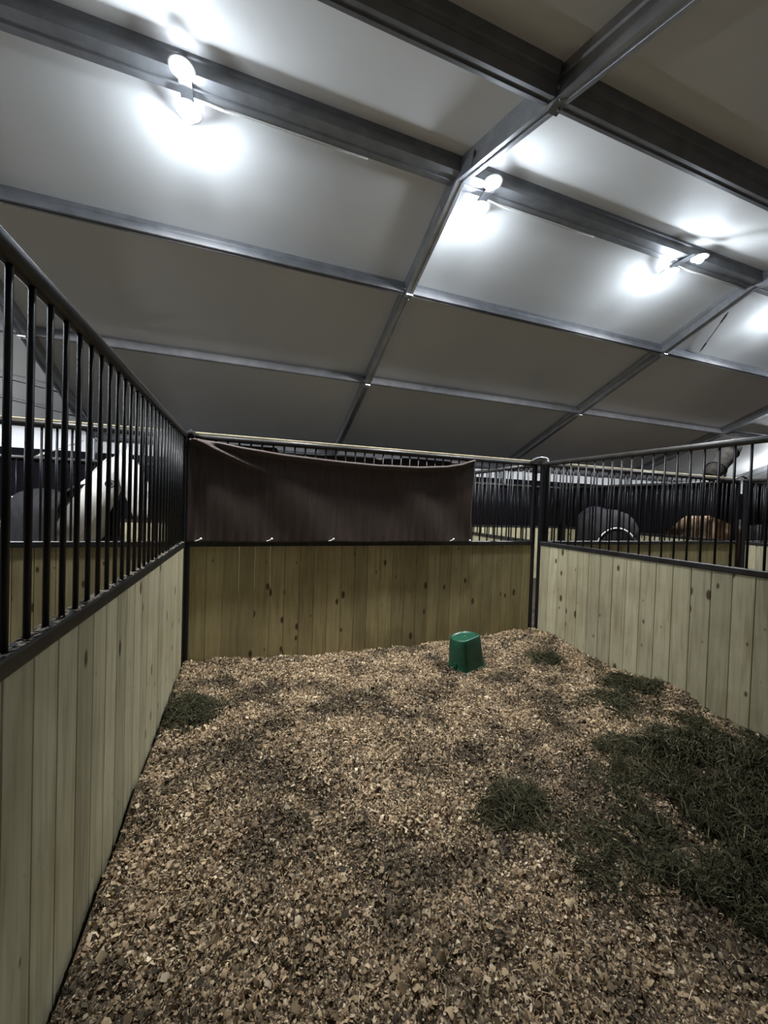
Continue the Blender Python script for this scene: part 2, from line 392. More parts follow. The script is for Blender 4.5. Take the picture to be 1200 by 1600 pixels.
# ------------------------------------------------------------------ flood lamps on the ridge
lamps = [(-5.9, 'flood lamp hung on the ridge beam out past the left of the picture', 0), (-2.85, 'flood lamp on the ridge beam just left of the picture edge', 0),
         (.0, 'lit flood lamp on the ridge beam at upper left of the picture', .0), (2.93, 'lit flood lamp hanging on the ridge beam right beside the middle rafter', -.07),
         (6.0, 'lit flood lamp on the ridge beam at the right, near the far right rafter', .04), (9.0, 'flood lamp on the ridge beam past the right of the picture', .0),
         (12.1, 'most distant flood lamp on the ridge beam past the right', 0)]
for (lx, lab, dx2) in lamps:
    root = empty('flood_lamp', (lx, YR, H - .095)); tag(root, lab, 'lamp', 'flood lamps along the ridge beam')
    mb = MB(); mb.box((0, 0, -.006), (.10, .30, .012)); mb.box((0, .135, -.012), (.07, .03, .02)); mb.box((dx2, -.14, -.012), (.07, .03, .02)); mb.build('bracket', M['aludull'], root)
    mb = MB(); mb.tube([(0, .15, .0), (0, .16, -.05)], .028, 12); mb.build('socket', M['white_plastic'], root)
    mb = MB(); mb.tube([(dx2, -.15, .0), (dx2, -.16, -.04)], .024, 12); mb.build('socket', M['white_plastic'], root)
    mb = MB(); mb.ball((0, .175, -.092), .055, 16, 10, (1, 1, 1.15)); mb.build('bulb', M['bulb'], root)
    mb = MB(); mb.ball((dx2, -.175, -.082), .045, 16, 10); mb.build('bulb', M['bulb2'], root)
    for (hx, hy, hz, hr) in ((0, .178, -.048, .112), (dx2, -.178, -.046, .100)):  # white hood added over each bulb to cut its glare on the roof
        mb = MB(); n_ = 28; rr = [(.022, .012), (hr, -.012), (hr, -.016), (.022, .006)]
        vs = [(hx + r * cos(2*PI*k/n_), hy + r * sin(2*PI*k/n_), hz + z) for r, z in rr for k in range(n_)]
        mb.add(vs, [(i*n_ + k, i*n_ + (k+1) % n_, ((i+1) % 4)*n_ + (k+1) % n_, ((i+1) % 4)*n_ + k) for i in range(4) for k in range(n_)], True)
        mb.build('added_hood', M['added_hood'], root)
    ld = bpy.data.lights.new('flood_beam', 'SPOT'); ld.energy = SPOT; ld.color = (.98, .985, 1.); ld.spot_size = math.radians(130); ld.spot_blend = .6; ld.shadow_soft_size = .05
    lo = bpy.data.objects.new('flood_beam', ld); COL.objects.link(lo); lo.parent = root; lo.location = (0, .175, -.19); lo.rotation_euler = (math.radians(TILT), 0, 0)
    mb = MB(); mb.tube([(.05, .10, -.008), (.3, .108, -.02), (.6, .10, -.012), (1.1, .105, -.02), (1.6, .10, -.01)], .008, 6)
    mb.build('power_cord', M['cord'], root)

for (lx, ly, lab) in ((-5.0, 3.4, 'unseen fill bulb added near the eave, past the left of the picture'), (17.25, 3.4, 'unseen fill bulb added near the eave, past the right of the picture')):  # bulbs added out of view to brighten the outer roof bays
    zr = H - M1 * (ly - YR); root = empty('fill_lamp', (lx, ly, zr)); tag(root, lab, 'lamp', 'added fill bulbs near the eave')
    mb = MB(); mb.tube([(0, 0, .09), (0, 0, -.34)], .007, 8); mb.build('power_cord', M['cord'], root)
    mb = MB(); mb.tube([(0, 0, -.33), (0, 0, -.40)], .025, 12); mb.build('socket', M['white_plastic'], root)
    mb = MB(); mb.ball((0, 0, -.46), .06, 16, 10); mb.build('bulb', M['fill_bulb'], root)

# ------------------------------------------------------------------ stall partitions
def board_panel(length, z0, z1, thick, bw, mat, parent, seed, u0):
    rnd = random.Random(seed); mb = MB(); u = u0; cols = []
    while u < u0 + length - .02:
        w = min(bw * rnd.uniform(.97, 1.03), u0 + length - u)
        gap = rnd.choice([.0015, .002, .002, .0035])
        e = .004; t = thick / 2 * rnd.uniform(.96, 1.0); a, b = u + gap / 2, u + w - gap / 2
        prof = [(a + e, -t), (b - e, -t), (b, -t + e), (b, t - e), (b - e, t), (a + e, t), (a, t - e), (a, -t + e)]
        vs = [(p, q, z0) for p, q in prof] + [(p, q, z1) for p, q in prof]; n = 8
        fs = [(i, (i + 1) % n, n + (i + 1) % n, n + i) for i in range(n)] + [tuple(range(n - 1, -1, -1)), tuple(range(n, 2 * n))]
        mb.add(vs, fs); cols += [(rnd.random(), rnd.random(), rnd.random(), 1)] * (2 * n); u += w
    o = mb.build('board_panel', mat, parent)
    ca = o.data.color_attributes.new('board', 'FLOAT_COLOR', 'POINT')
    ca.data.foreach_set('color', np.array(cols, dtype=np.float32).ravel())
    return o
BAR = MB(); BAR.tube([(0, 0, 0), (0, 0, T - R - .045)], .0092, 10); BARM = BAR.mesh('bar', M['black'])
def partition(label, x, y, ang, length, wood='wood', seed=1, s0=.035, s1=.035, bar0=.0, pitch=.1075, railmat='pipe', bw=.148, group='steel and pine stall partitions', cap=False, dust=False):
    root = empty('stall_partition', (x, y, GZ), ang); tag(root, label, 'stall wall', group)
    zz = -GZ; ps = .05
    ub0, ub1 = s0 + ps / 2, length - s1 - ps / 2
    board_panel(ub1 - ub0 - .004, .004, zz + R - .027, .036, bw, M[wood], root, seed, ub0 + .002)
    mb = MB(); mb.box(((ub0 + ub1) / 2, 0, zz + R), (ub1 - ub0 - .002, .052, .052), bev=.006); mb.build('lower_rail', M['blackrail'], root)
    mb = MB(); mb.tube([(s0 - .02, 0, zz + T), (length / 2, 0, zz + T), (length - s1 + .02, 0, zz + T)], .029, 16); mb.build('top_rail', M[railmat], root)
    for u in (s0, length - s1):
        mb = MB(); mb.box((u, 0, (zz + T - .03) / 2), (ps, ps, zz + T - .03), bev=.005); mb.build('end_post', M['black'], root)
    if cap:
        mb = MB(); mb.beam((s0, 0, zz + T + .032), (length - s1, 0, zz + T + .032), .040, .020, bev=.004)  # pale yellow strip along the top of the rail
        o = mb.build('rail_strip', M['strip'], root); o['label'] = 'pale yellow strip along the rail'
    if dust:
        rd = np.random.default_rng(5); mb = MB()
        for _ in range(900):
            q = rd.uniform(ub0, ub1); v_ = rd.uniform(-.022, .022); l_ = rd.uniform(.004, .013); a_ = rd.uniform(0, 6.28); h_ = rd.uniform(.027, .032)
            mb.add([(q + l_ * cos(a_ + b_), max(-.025, min(.025, v_ + l_ * .7 * sin(a_ + b_))), zz + R + h_ + .002 * sin(b_)) for b_ in (0, 1.6, 3.1, 4.7)], [(0, 1, 2, 3)])
        o = mb.build('dust', M['dust'], root); o['kind'] = 'stuff'; o['label'] = 'pale shavings dust lying on the rail'
    u = ub0 + pitch * .9 - bar0
    while u < ub1 - .04:
        inst('bar', BARM, root, (u, 0, zz + R + .024)); u += pitch
    return root
# our stall
partition('near left stall wall with black bars over pale boards, running toward the camera', 0, 0, -PI/2 - AL, 4.16, 'wood', 3, s0=.06, bar0=.0, dust=True)
partition('back wall of the stall, shade-toned pine boards half covered by the brown tarp', 0, 0, 0, W, 'wood_shaded', 4, s0=.035, s1=.085, bw=.148, cap=True)
partition('right stall wall of pale knotty boards under black bars, running toward the camera', W + .002, 0, -PI/2 + AR, 4.16, 'wood', 9, s0=.045)
# neighbours in our row
partition('back wall of the left neighbouring stall, seen through the left wall bars', -W - .02, 0, 0, W, 'wood_shaded', 6, s0=.06, s1=.06, cap=True)
partition('back wall of the right neighbouring stall, seen through the right wall bars', W + .04, 0, 0, W - .07, 'wood_shaded', 7, s0=.07, s1=.06, cap=True)
partition('side wall of the right neighbouring stall at the picture edge, behind the right wall', 2 * W, -.02, -PI/2, 4.1, 'wood', 8, s0=.05)
partition('back wall of the third stall along, beyond the right neighbouring stall', 2 * W + .04, 0, 0, W, 'wood_shaded', 12, s0=.06)
# the row behind
for (x, lab, sd) in ((0., 'partition behind the brown tarp, dividing the second row of stalls', 21), (W, 'partition dividing the second row, in line with the right corner post', 22), (2 * W, 'black screened partition of the second row behind the chestnut horse', 23)):
    partition(lab, x, .05, PI/2, Y2 - .1, 'wood', sd, s0=.05, s1=.06, group='partitions of the second row')
for (x, lab, sd) in ((-W, 'rear wall of the second row behind the white horse', 31), (0., 'rear wall of the second row behind the brown tarp', 32), (W, 'rear wall of the second row behind the dark blanketed horse', 33), (2 * W, 'rear wall of the second row at the far right', 34)):
    partition(lab, x + .02, Y2, 0, W - .04, 'wood', sd, s0=.06, s1=.06, group='rear walls of the second row')

def lerp_tab(x, tab):
    xs, ys = zip(*tab); return float(np.interp(x, xs, ys))
# black privacy screens hung on the second row
def screen(label, a, b, z0, z1, nrm, seed, curve=None):
    rnd = random.Random(seed); a, b = Vector(a), Vector(b); n = Vector(nrm); nu, nv = 90, 8
    mb = MB(); vs = []; c = Vector((a.x, a.y, z0))
    for j in range(nv + 1):
        for i in range(nu + 1):
            u = i / nu; v = j / nv
            p = a.lerp(b, u); zb = z0 + (curve(u) if curve else 0)
            q = n * (.008 + .006 * sin(u * 60 + seed) + .003 * sin(u * 131 + v * 3))
            vs.append(Vector((p.x, p.y, zb + (z1 - zb) * v)) + q - c)
    m = len(vs); vs2 = [v + n * .004 for v in vs]; fs = []
    for j in range(nv):
        for i in range(nu):
            k = j * (nu + 1) + i; fs.append((k, k + 1, k + nu + 2, k + nu + 1)); fs.append((m + k, m + k + nu + 1, m + k + nu + 2, m + k + 1))
    mb.add(vs + vs2, fs, True); return tag(mb.build('privacy_screen', M['screen'], None, c), label, 'screen', 'black privacy screens on the second row')
screen('black mesh screen on the rear wall behind the white horse', (-W + .1, Y2 + .034, 0), (-.06, Y2 + .034, 0), R - .05, T - .02, (0, 1, 0), 1)
screen('black mesh screen on the rear wall hidden behind the brown tarp', (.1, Y2 + .034, 0), (W - .08, Y2 + .034, 0), R - .05, T - .02, (0, 1, 0), 2)
screen('black mesh screen on the rear wall behind the dark blanketed horse', (W + .1, Y2 + .034, 0), (2*W - .08, Y2 + .034, 0), R - .05, T - .02, (0, 1, 0), 3)
screen('black mesh screen at the far right of the rear wall', (2*W + .1, Y2 + .034, 0), (3*W - .08, Y2 + .034, 0), R - .05, T - .02, (0, 1, 0), 6)
screen('black mesh screen on the partition behind the chestnut horse', (2*W + .034, .12, 0), (2*W + .034, Y2 - .15, 0), R - .05, T - .005, (1, 0, 0), 4, lambda u: lerp_tab(.12 + u * (Y2 - .27), [(.12, .33), (.3, .41), (.6, .52), (.76, .54), (.99, .36), (1.26, .10), (1.36, 0), (4, 0)]))
screen('short black screen on the third stall back wall, at the right picture edge', (2*W + .16, .034, 0), (3*W - .1, .034, 0), R + .26, T - .005, (0, 1, 0), 5, lambda u: .05 * sin(u * 9))

# corner hardware
mb = MB(); pts = [(-.14, 0, .0), (-.08, -.005, .035), (-.02, -.01, .052), (.05, -.02, .052), (.085, -.03, .035), (.09, -.04, .0)]
for i in range(len(pts) - 1): mb.beam(pts[i], pts[i + 1], .045, .012, Vector((0, -.1, 1)), .003)
mb.build('corner_bracket', M['alu'], None, (W - .03, -.03, T + .035))
tag(bpy.data.objects['corner_bracket'], 'bent steel clamp over the rails at the right back corner', 'bracket')
mb = MB(); pts = [(-.16, 0, .0), (-.1, 0, .03), (.0, 0, .05), (.1, 0, .03), (.15, 0, -.0)]
for i in range(len(pts) - 1): mb.beam(pts[i], pts[i + 1], .045, .012, Vector((0, 0, 1)), .003)
tag(mb.build('corner_bracket', M['dusty'], None, (2 * W - .02, .0, T + .035)), 'dark bent clamp over the far corner post, past the right wall', 'bracket')
mb = MB()
for i, (dx, dz) in enumerate(((0, 0), (.02, .012), (.045, .0))):
    ring = [(dx + .0, .045 * cos(a), dz + .045 * sin(a)) for a in np.linspace(0, 2 * PI, 15)]
    mb.tube(ring, .011, 7)
mb.tube([(.0, -.04, .0), (.05, -.055, -.05), (.10, -.05, -.11)], .01, 7)
mb.ball((.02, -.04, .02), .03, 10, 7)
tag(mb.build('tie_strap', M['strap'], None, (.03, 0, T)), 'dark knotted strap tying the tarp to the rail at left back corner', 'strap')

# ------------------------------------------------------------------ brown tarp over the back wall bars
TOP = [(0, 2.165), (.12, 2.17), (.30, 2.155), (.5, 2.125), (.9, 2.085), (1.4, 2.06), (1.9, 2.045), (2.4, 2.055), (2.75, 2.085), (2.95, 2.125), (3.06, 2.165), (3.12, 2.185)]
def sheet(name, top_tab, yb, x0, x1, z0, front, parent):
    nu, nv = 240, 60; vs = []
    for j in range(nv + 1):
        for i in range(nu + 1):
            u = i / nu; v = j / nv; x = x0 + (x1 - x0) * u; zt = lerp_tab(x, top_tab)
            z = z0 + (zt - z0) * v; y = yb
            if front:
                d = zt - z
                y -= .020 * math.exp(-((d - .02) / .018) ** 2)                     # rolled hem along the top
                y -= .012 * math.exp(-d / .10)
                # diagonal fold falling from the tied corner
                if x < 1.0:
                    zl = 2.17 - .42 * (x - .06)
                    q = z - zl; amp = max(0, 1 - x / .78)
                    y -= .034 * math.exp(-(q / .022) ** 2) * min(1, amp * 2.2) * (1 if x > .04 else 0)
                    y += .018 * math.exp(-((q - .05) / .03) ** 2) * min(1, amp * 2)
                # bars print through the cloth, most at the bottom
                ph = ((x - .155) / .1075) % 1.; pr = math.exp(-((ph - .5) / .14) ** 2)
                y -= .0045 * pr * (math.exp(-(z - z0) / .16) + .12 * (1 if x > 1.8 else .5))
                y -= .007 * sin(x * 2.2 + .4) * sin((z - z0) * 3.2) + .003 * sin(x * 9 + z * 7)
                y += .004 * sin(x * 5.3 + z * 3.1) - .002
                z += .004 * sin(x * 6) * (1 - v)
                if x < .1: x += .018 * v
                x_ = x + (.012 * sin(z * 7) if u > .98 else 0)
            else:
                y += .006 * sin(x * 7) + .004 * sin(x * 19 + z * 4); x_ = x
            vs.append((x_, y, z))
    n = len(vs); fs = []
    for j in range(nv):
        for i in range(nu):
            k = j * (nu + 1) + i; fs.append((k, k + 1, k + nu + 2, k + nu + 1))
    mb = MB(); mb.add(vs, fs, True); o = mb.build(name, M['drape'], parent)
    sd = o.modifiers.new('thickness', 'SOLIDIFY'); sd.thickness = .003; sd.offset = 1 if front else -1
    return o
dr = empty('tarp', (0, 0, 0)); tag(dr, 'dark brown mesh tarp hung over the bars of the back wall', 'tarp')
sheet('front_sheet', TOP, -.052, .025, 3.12, 1.196, True, dr)
BT = [(0, 2.155), (.84, 2.155), (.86, 2.10), (1.5, 2.122), (2.2, 2.132), (2.24, 2.155), (3.1, 2.155)]
sheet('back_sheet', BT, .03, .05, 3.09, 1.22, False, dr)
for hx in (.155, .80, 1.425, 2.86):
    mb = MB(); mb.tube([(-.045, -.006, -.012), (-.02, -.008, -.004), (0, -.004, .004)], .0045, 7); mb.ball((.006, -.006, .010), .011, 10, 7)
    ho = mb.build('hook', M['white_plastic'], dr, (hx, -.078, 1.222))
mb = MB(); mb.ball((0, 0, 0), .012, 8, 6); mb.build('hook', M['white_plastic'], dr, (3.095, -.075, 1.215))

# ------------------------------------------------------------------ bedding: shavings, hay
def vnoise(x, y, seed, f):
    r = np.random.default_rng(seed).random((64, 64)); X = x * f + 17.3; Y = y * f + 31.7
    xi = np.floor(X).astype(int); yi = np.floor(Y).astype(int); fx = X - xi; fy = Y - yi
    fx = fx * fx * (3 - 2 * fx); fy = fy * fy * (3 - 2 * fy)
    g = lambda a, b: r[a % 64, b % 64]
    return (g(xi, yi) * (1 - fx) + g(xi + 1, yi) * fx) * (1 - fy) + (g(xi, yi + 1) * (1 - fx) + g(xi + 1, yi + 1) * fx) * fy
PITS = [(.99, -2.03, .12, .05), (1.15, -2.75, .10, .03), (2.05, -1.2, .16, .04), (1.55, -2.62, .1, .05), (.75, -1.8, .18, .035), (2.6, -2.8, .22, .05), (3.0, -2.95, .2, .05), (2.25, -2.2, .15, .03)]
HAYP = [  # x, y, rx, ry, count, label
    (3.45, -2.62, .94, .72, 11000, 'large dark heap of loose hay against the right wall'),
    (2.86, -3.0, .75, .42, 3600, 'thin scatter of dark hay spilling from the large heap toward the camera'),
    (.17, -.95, .26, .34, 2000, 'small dark tuft of hay against the left wall'),
    (1.95, -2.42, .27, .18, 750, 'flat patch of dark hay in the middle of the shavings'),
    (3.60, -.85, .27, .22, 1300, 'small wisp of hay by the right back corner'),
    (3.88, -1.60, .32, .32, 1900, 'mid sized tuft of hay beside the right wall, behind the large heap'),
    (3.52, -1.78, .50, .30, 1300, 'thin strand patch of hay just left of the tuft by the right wall'),
    (2.35, -2.78, .50, .30, 1000, 'sparse hay wisps in front of the flat hay patch')]
def height(x, y):
    z = .045 * (vnoise(x, y, 1, 1.6) - .5) + .05 * (vnoise(x, y, 2, 3.7) - .5) + .03 * (vnoise(x, y, 3, 8.) - .5) + .016 * (vnoise(x, y, 4, 19.) - .5)
    z = z + .06 * np.exp(-((x - 4.15) / .5) ** 2) * np.exp(-(y / .7) ** 2)
    z = z + .05 * np.exp(-((x - 4.2) / .3) ** 2 - ((y + 1.7) / .35) ** 2)
    z = z - .10 * np.exp(-((x - 4.3) / .35) ** 2 - ((y + 2.5) / .55) ** 2) + .03 * np.exp(-((x - .2) / .5) ** 2 - (y / .35) ** 2)
    for (a, b, r, d) in PITS: z = z - d * np.exp(-((x - a) ** 2 + (y - b) ** 2) / (r * r))
    return z + .005
BX0, BY0, BY1 = .024, -3.95, -.024
def bx1(y): return W - .027 + np.tan(AR) * (-y)
def bedding():
    nx, ny = 230, 215; u = np.linspace(0, 1, nx); v = np.linspace(0, 1, ny)
    U, V = np.meshgrid(u, v); Y = BY0 + (BY1 - BY0) * V; X = BX0 + .005 + (bx1(Y) - BX0 - .01) * U; Z = height(X, Y)
    top = np.stack([X, Y, Z], -1).reshape(-1, 3)
    idx = np.arange(nx * ny).reshape(ny, nx)
    q = np.stack([idx[:-1, :-1], idx[:-1, 1:], idx[1:, 1:], idx[1:, :-1]], -1).reshape(-1, 4)
    # chips
    n = 430000
    d = RNG.random(n); y = BY0 + .4 + (BY1 - BY0 - .41) * (d ** .8); x0 = BX0 + .012; x = x0 + (bx1(y) - .012 - x0) * RNG.random(n)
    z = height(x, y)
    big = vnoise(x, y, 5, 2.3); mid = vnoise(x, y, 6, 6.)
    dirt = np.clip((mid * .5 + big * .35 + vnoise(x, y, 8, 13.) * .15 - .45) * 3.4, 0, 1)
    for (a, b, r, dd) in PITS: dirt = np.maximum(dirt, .95 * np.exp(-((x - a) ** 2 + (y - b) ** 2) / (r * r)))
    ln = np.clip(RNG.lognormal(-4.70, .50, n), .004, .036); wd = ln * RNG.uniform(.25, .85, n)
    st_ = RNG.random(n) < .05; ln[st_] *= 2.6; wd[st_] = RNG.uniform(.0015, .003, st_.sum())
    yaw = RNG.random(n) * 2 * PI; tilt = RNG.normal(0, .6, n); tilt[st_] *= .3; roll = RNG.normal(0, .65, n)
    curl = RNG.uniform(-.1, .45, n) * ln
    ca, sa = np.cos(yaw), np.sin(yaw)
    ex = np.stack([ca * np.cos(tilt), sa * np.cos(tilt), np.sin(tilt)], -1)
    ey0 = np.stack([-sa, ca, np.zeros(n)], -1); ez0 = np.cross(ex, ey0)
    ey = ey0 * np.cos(roll)[:, None] + ez0 * np.sin(roll)[:, None]; ez = np.cross(ex, ey)
    c = np.stack([x, y, z + RNG.uniform(.0, .02, n) + np.abs(np.sin(tilt)) * ln * .4], -1)
    hl, hw = (ln / 2)[:, None], (wd / 2)[:, None]
    k = RNG.uniform(.45, 1, (n, 1))
    P = np.stack([c - ex * hl - ey * hw * k, c - ex * hl * RNG.uniform(.7, 1.1, (n, 1)) + ey * hw * k, c - ey * hw + ez * curl[:, None], c + ey * hw + ez * curl[:, None],
                  c + ex * hl - ey * hw * RNG.uniform(.3, 1, (n, 1)), c + ex * hl * RNG.uniform(.7, 1.15, (n, 1)) + ey * hw * k], 1)
    P[..., 0] = np.clip(P[..., 0], BX0, bx1(P[..., 1])); P[..., 1] = np.clip(P[..., 1], None, BY1)
    o = len(top); b = o + np.arange(n)[:, None] * 6
    f1 = b + np.array([0, 2, 3, 1]); f2 = b + np.array([2, 4, 5, 3])
    V3 = np.concatenate([top, P.reshape(-1, 3)]); F = np.concatenate([q, f1, f2])
    pal = np.array([(.60, .495, .33), (.48, .38, .24), (.35, .265, .165), (.74, .65, .48), (.46, .34, .22), (.24, .18, .112)])
    colr = np.array([.93, .875, .825]) * pal[RNG.choice(6, n, p=[.24, .22, .18, .13, .13, .10])] * RNG.uniform(.65, 1.15, (n, 1))
    colr = colr * (1 - .72 * dirt[:, None] * RNG.uniform(.5, 1., (n, 1)))
    dk = np.array([.045, .036, .022]); s = RNG.random(n) < .10 + .38 * dirt; colr[s] = dk * RNG.uniform(.6, 1.9, (s.sum(), 1))
    cT = np.tile(np.array([.15, .11, .07]), (o, 1)) * (1 - .4 * vnoise(top[:, 0], top[:, 1], 6, 6.))[:, None]
    C = np.concatenate([cT, np.repeat(colr, 6, 0)]); C = np.concatenate([C, np.ones((len(C), 1))], 1)
    fast_mesh_obj('wood_shavings', V3, F, C, M['chips'], 'deep bed of pale wood shavings covering the stall floor', 'bedding')
def fast_mesh_obj(name, V3, F, C, mat, label, cat, loc=(0, 0, 0), kind='stuff', group=None):
    me = bpy.data.meshes.new(name); V3 = V3 - np.array(loc)
    me.vertices.add(len(V3)); me.vertices.foreach_set('co', V3.astype(np.float32).ravel())
    me.loops.add(F.size); me.loops.foreach_set('vertex_index', F.astype(np.int32).ravel())
    me.polygons.add(len(F)); me.polygons.foreach_set('loop_start', (np.arange(len(F)) * F.shape[1]).astype(np.int32))
    me.update(calc_edges=True)
    ca = me.color_attributes.new('tint', 'FLOAT_COLOR', 'POINT'); ca.data.foreach_set('color', C.astype(np.float32).ravel())
    me.materials.append(mat); o = bpy.data.objects.new(name, me); COL.objects.link(o); o.location = loc
    return tag(o, label, cat, group, kind)
bedding()
def hay(x, y, rx, ry, n, label):
    a = RNG.random(n) * 2 * PI; r = np.sqrt(RNG.random(n)) ** 1.15 * (.85 + .35 * np.sin(a * 3 + x * 9) * .5)
    px = x + rx * r * np.cos(a); py = y + ry * r * np.sin(a)
    keep = vnoise(px, py, 9, 6.5) + .35 * vnoise(px, py, 10, 17.) > .30 + .52 * r ** 1.5
    px, py, r = px[keep], py[keep], r[keep]; n = len(px); big_ = rx > .6
    L_ = RNG.uniform(.05, .2, n); yaw = RNG.random(n) * 2 * PI; pit = RNG.normal(.05, .22, n); bend = RNG.normal(0, .6, n)
    hump = (.14 if big_ else .05) * np.exp(-(r / .75) ** 2) * (.35 + 1.1 * vnoise(px, py, 12, 5.))
    ks = np.linspace(-.5, .5, 5); pts = []
    for t in ks:
        aa = yaw + bend * t
        qx = px + L_ * t * np.cos(aa); qy = py + L_ * t * np.sin(aa)
        qx = np.clip(qx, BX0 + .01, bx1(qy) - .012); qy = np.clip(qy, None, BY1)
        pts.append(np.stack([qx, qy, height(qx, qy) + hump * RNG.uniform(.15, 1, n) + .012 + L_ * t * np.sin(pit)], -1))
    w = RNG.uniform(.0008, .0026, n)[:, None]
    sd = np.stack([-np.sin(yaw), np.cos(yaw), RNG.normal(0, .6, n)], -1)
    V = np.stack([p + s * sd * w for p in pts for s in (-1, 1)], 1)      # n,10,3
    b = np.arange(n)[:, None] * 10
    F = np.concatenate([b + np.array([2*i, 2*i+1, 2*i+3, 2*i+2]) for i in range(4)])
    pal = np.array([(.046, .046, .024), (.070, .066, .036), (.026, .026, .014), (.14, .125, .075)])
    c = pal[RNG.choice(4, n, p=[.36, .24, .3, .1])] * RNG.uniform(.6, 1.2, (n, 1))
    C = np.concatenate([np.repeat(c, 10, 0), np.ones((n * 10, 1))], 1)
    fast_mesh_obj('hay_heap', V.reshape(-1, 3), F, C, M['hay'], label, 'hay', (x, y, 0), 'stuff', 'loose hay on the shavings')
for hp in HAYP: hay(*hp)

# ------------------------------------------------------------------ upturned green bucket
def bucket():
    bx, by = 2.69, -.74; bz = float(height(np.array([bx]), np.array([by]))[0]) - .035
    root = empty('bucket', (bx, by, bz)); root.rotation_euler = (math.radians(3), math.radians(4), math.radians(200))
    tag(root, 'green plastic flat-backed bucket standing upside down on the shavings', 'bucket')
    def prof(s, n=48):     # D section: flat on +y side
        out = []
        for k in range(n):
            a = 2 * PI * k / n; c_, s_ = cos(a), sin(a); e = 2.6
            r = (abs(c_) ** e + abs(s_) ** e) ** (-1 / e)
            x, y = r * c_, r * s_ * .88
            if y > .62: y = .62 + (y - .62) * .25
            out.append((x * s, y * s))
        return out
    rows = [(.182, .03), (.180, .045), (.174, .06), (.166, .16), (.158, .26), (.151, .312), (.147, .327), (.138, .335), (.132, .333), (.126, .324), (.11, .322), (.05, .324), (.002, .325)]
    mb = MB(); n = 48; vs = [(x, y, z) for r, z in rows for x, y in prof(r)]; fs = []
    for i in range(len(rows) - 1):
        for k in range(n): fs.append((i*n + k, i*n + (k+1) % n, (i+1)*n + (k+1) % n, (i+1)*n + k))
    mb.add(vs, fs, True); body = mb.build('body', M['green'], root)
    sd = body.modifiers.new('thickness', 'SOLIDIFY'); sd.thickness = .004; sd.offset = -1
    mb = MB(); rr = [(.178, .0), (.190, .0), (.193, .008), (.193, .03), (.188, .036), (.178, .036)]
    vs = [(x, y, z) for r, z in rr for x, y in prof(r)]; m = len(rr)
    fs = [(i*n + k, i*n + (k+1) % n, ((i+1) % m)*n + (k+1) % n, ((i+1) % m)*n + k) for i in range(m) for k in range(n)]
    mb.add(vs, fs, True); mb.build('rim', M['green'], root)
    for sx in (-1, 1):
        mb = MB()
        mb.box((sx * .176, 0, .075), (.018, .05, .06), bev=.004); mb.tube([(sx * .18, 0, .075), (sx * .195, 0, .075)], .012, 10)
        mb.build('handle_ear', M['green'], root)
bucket()

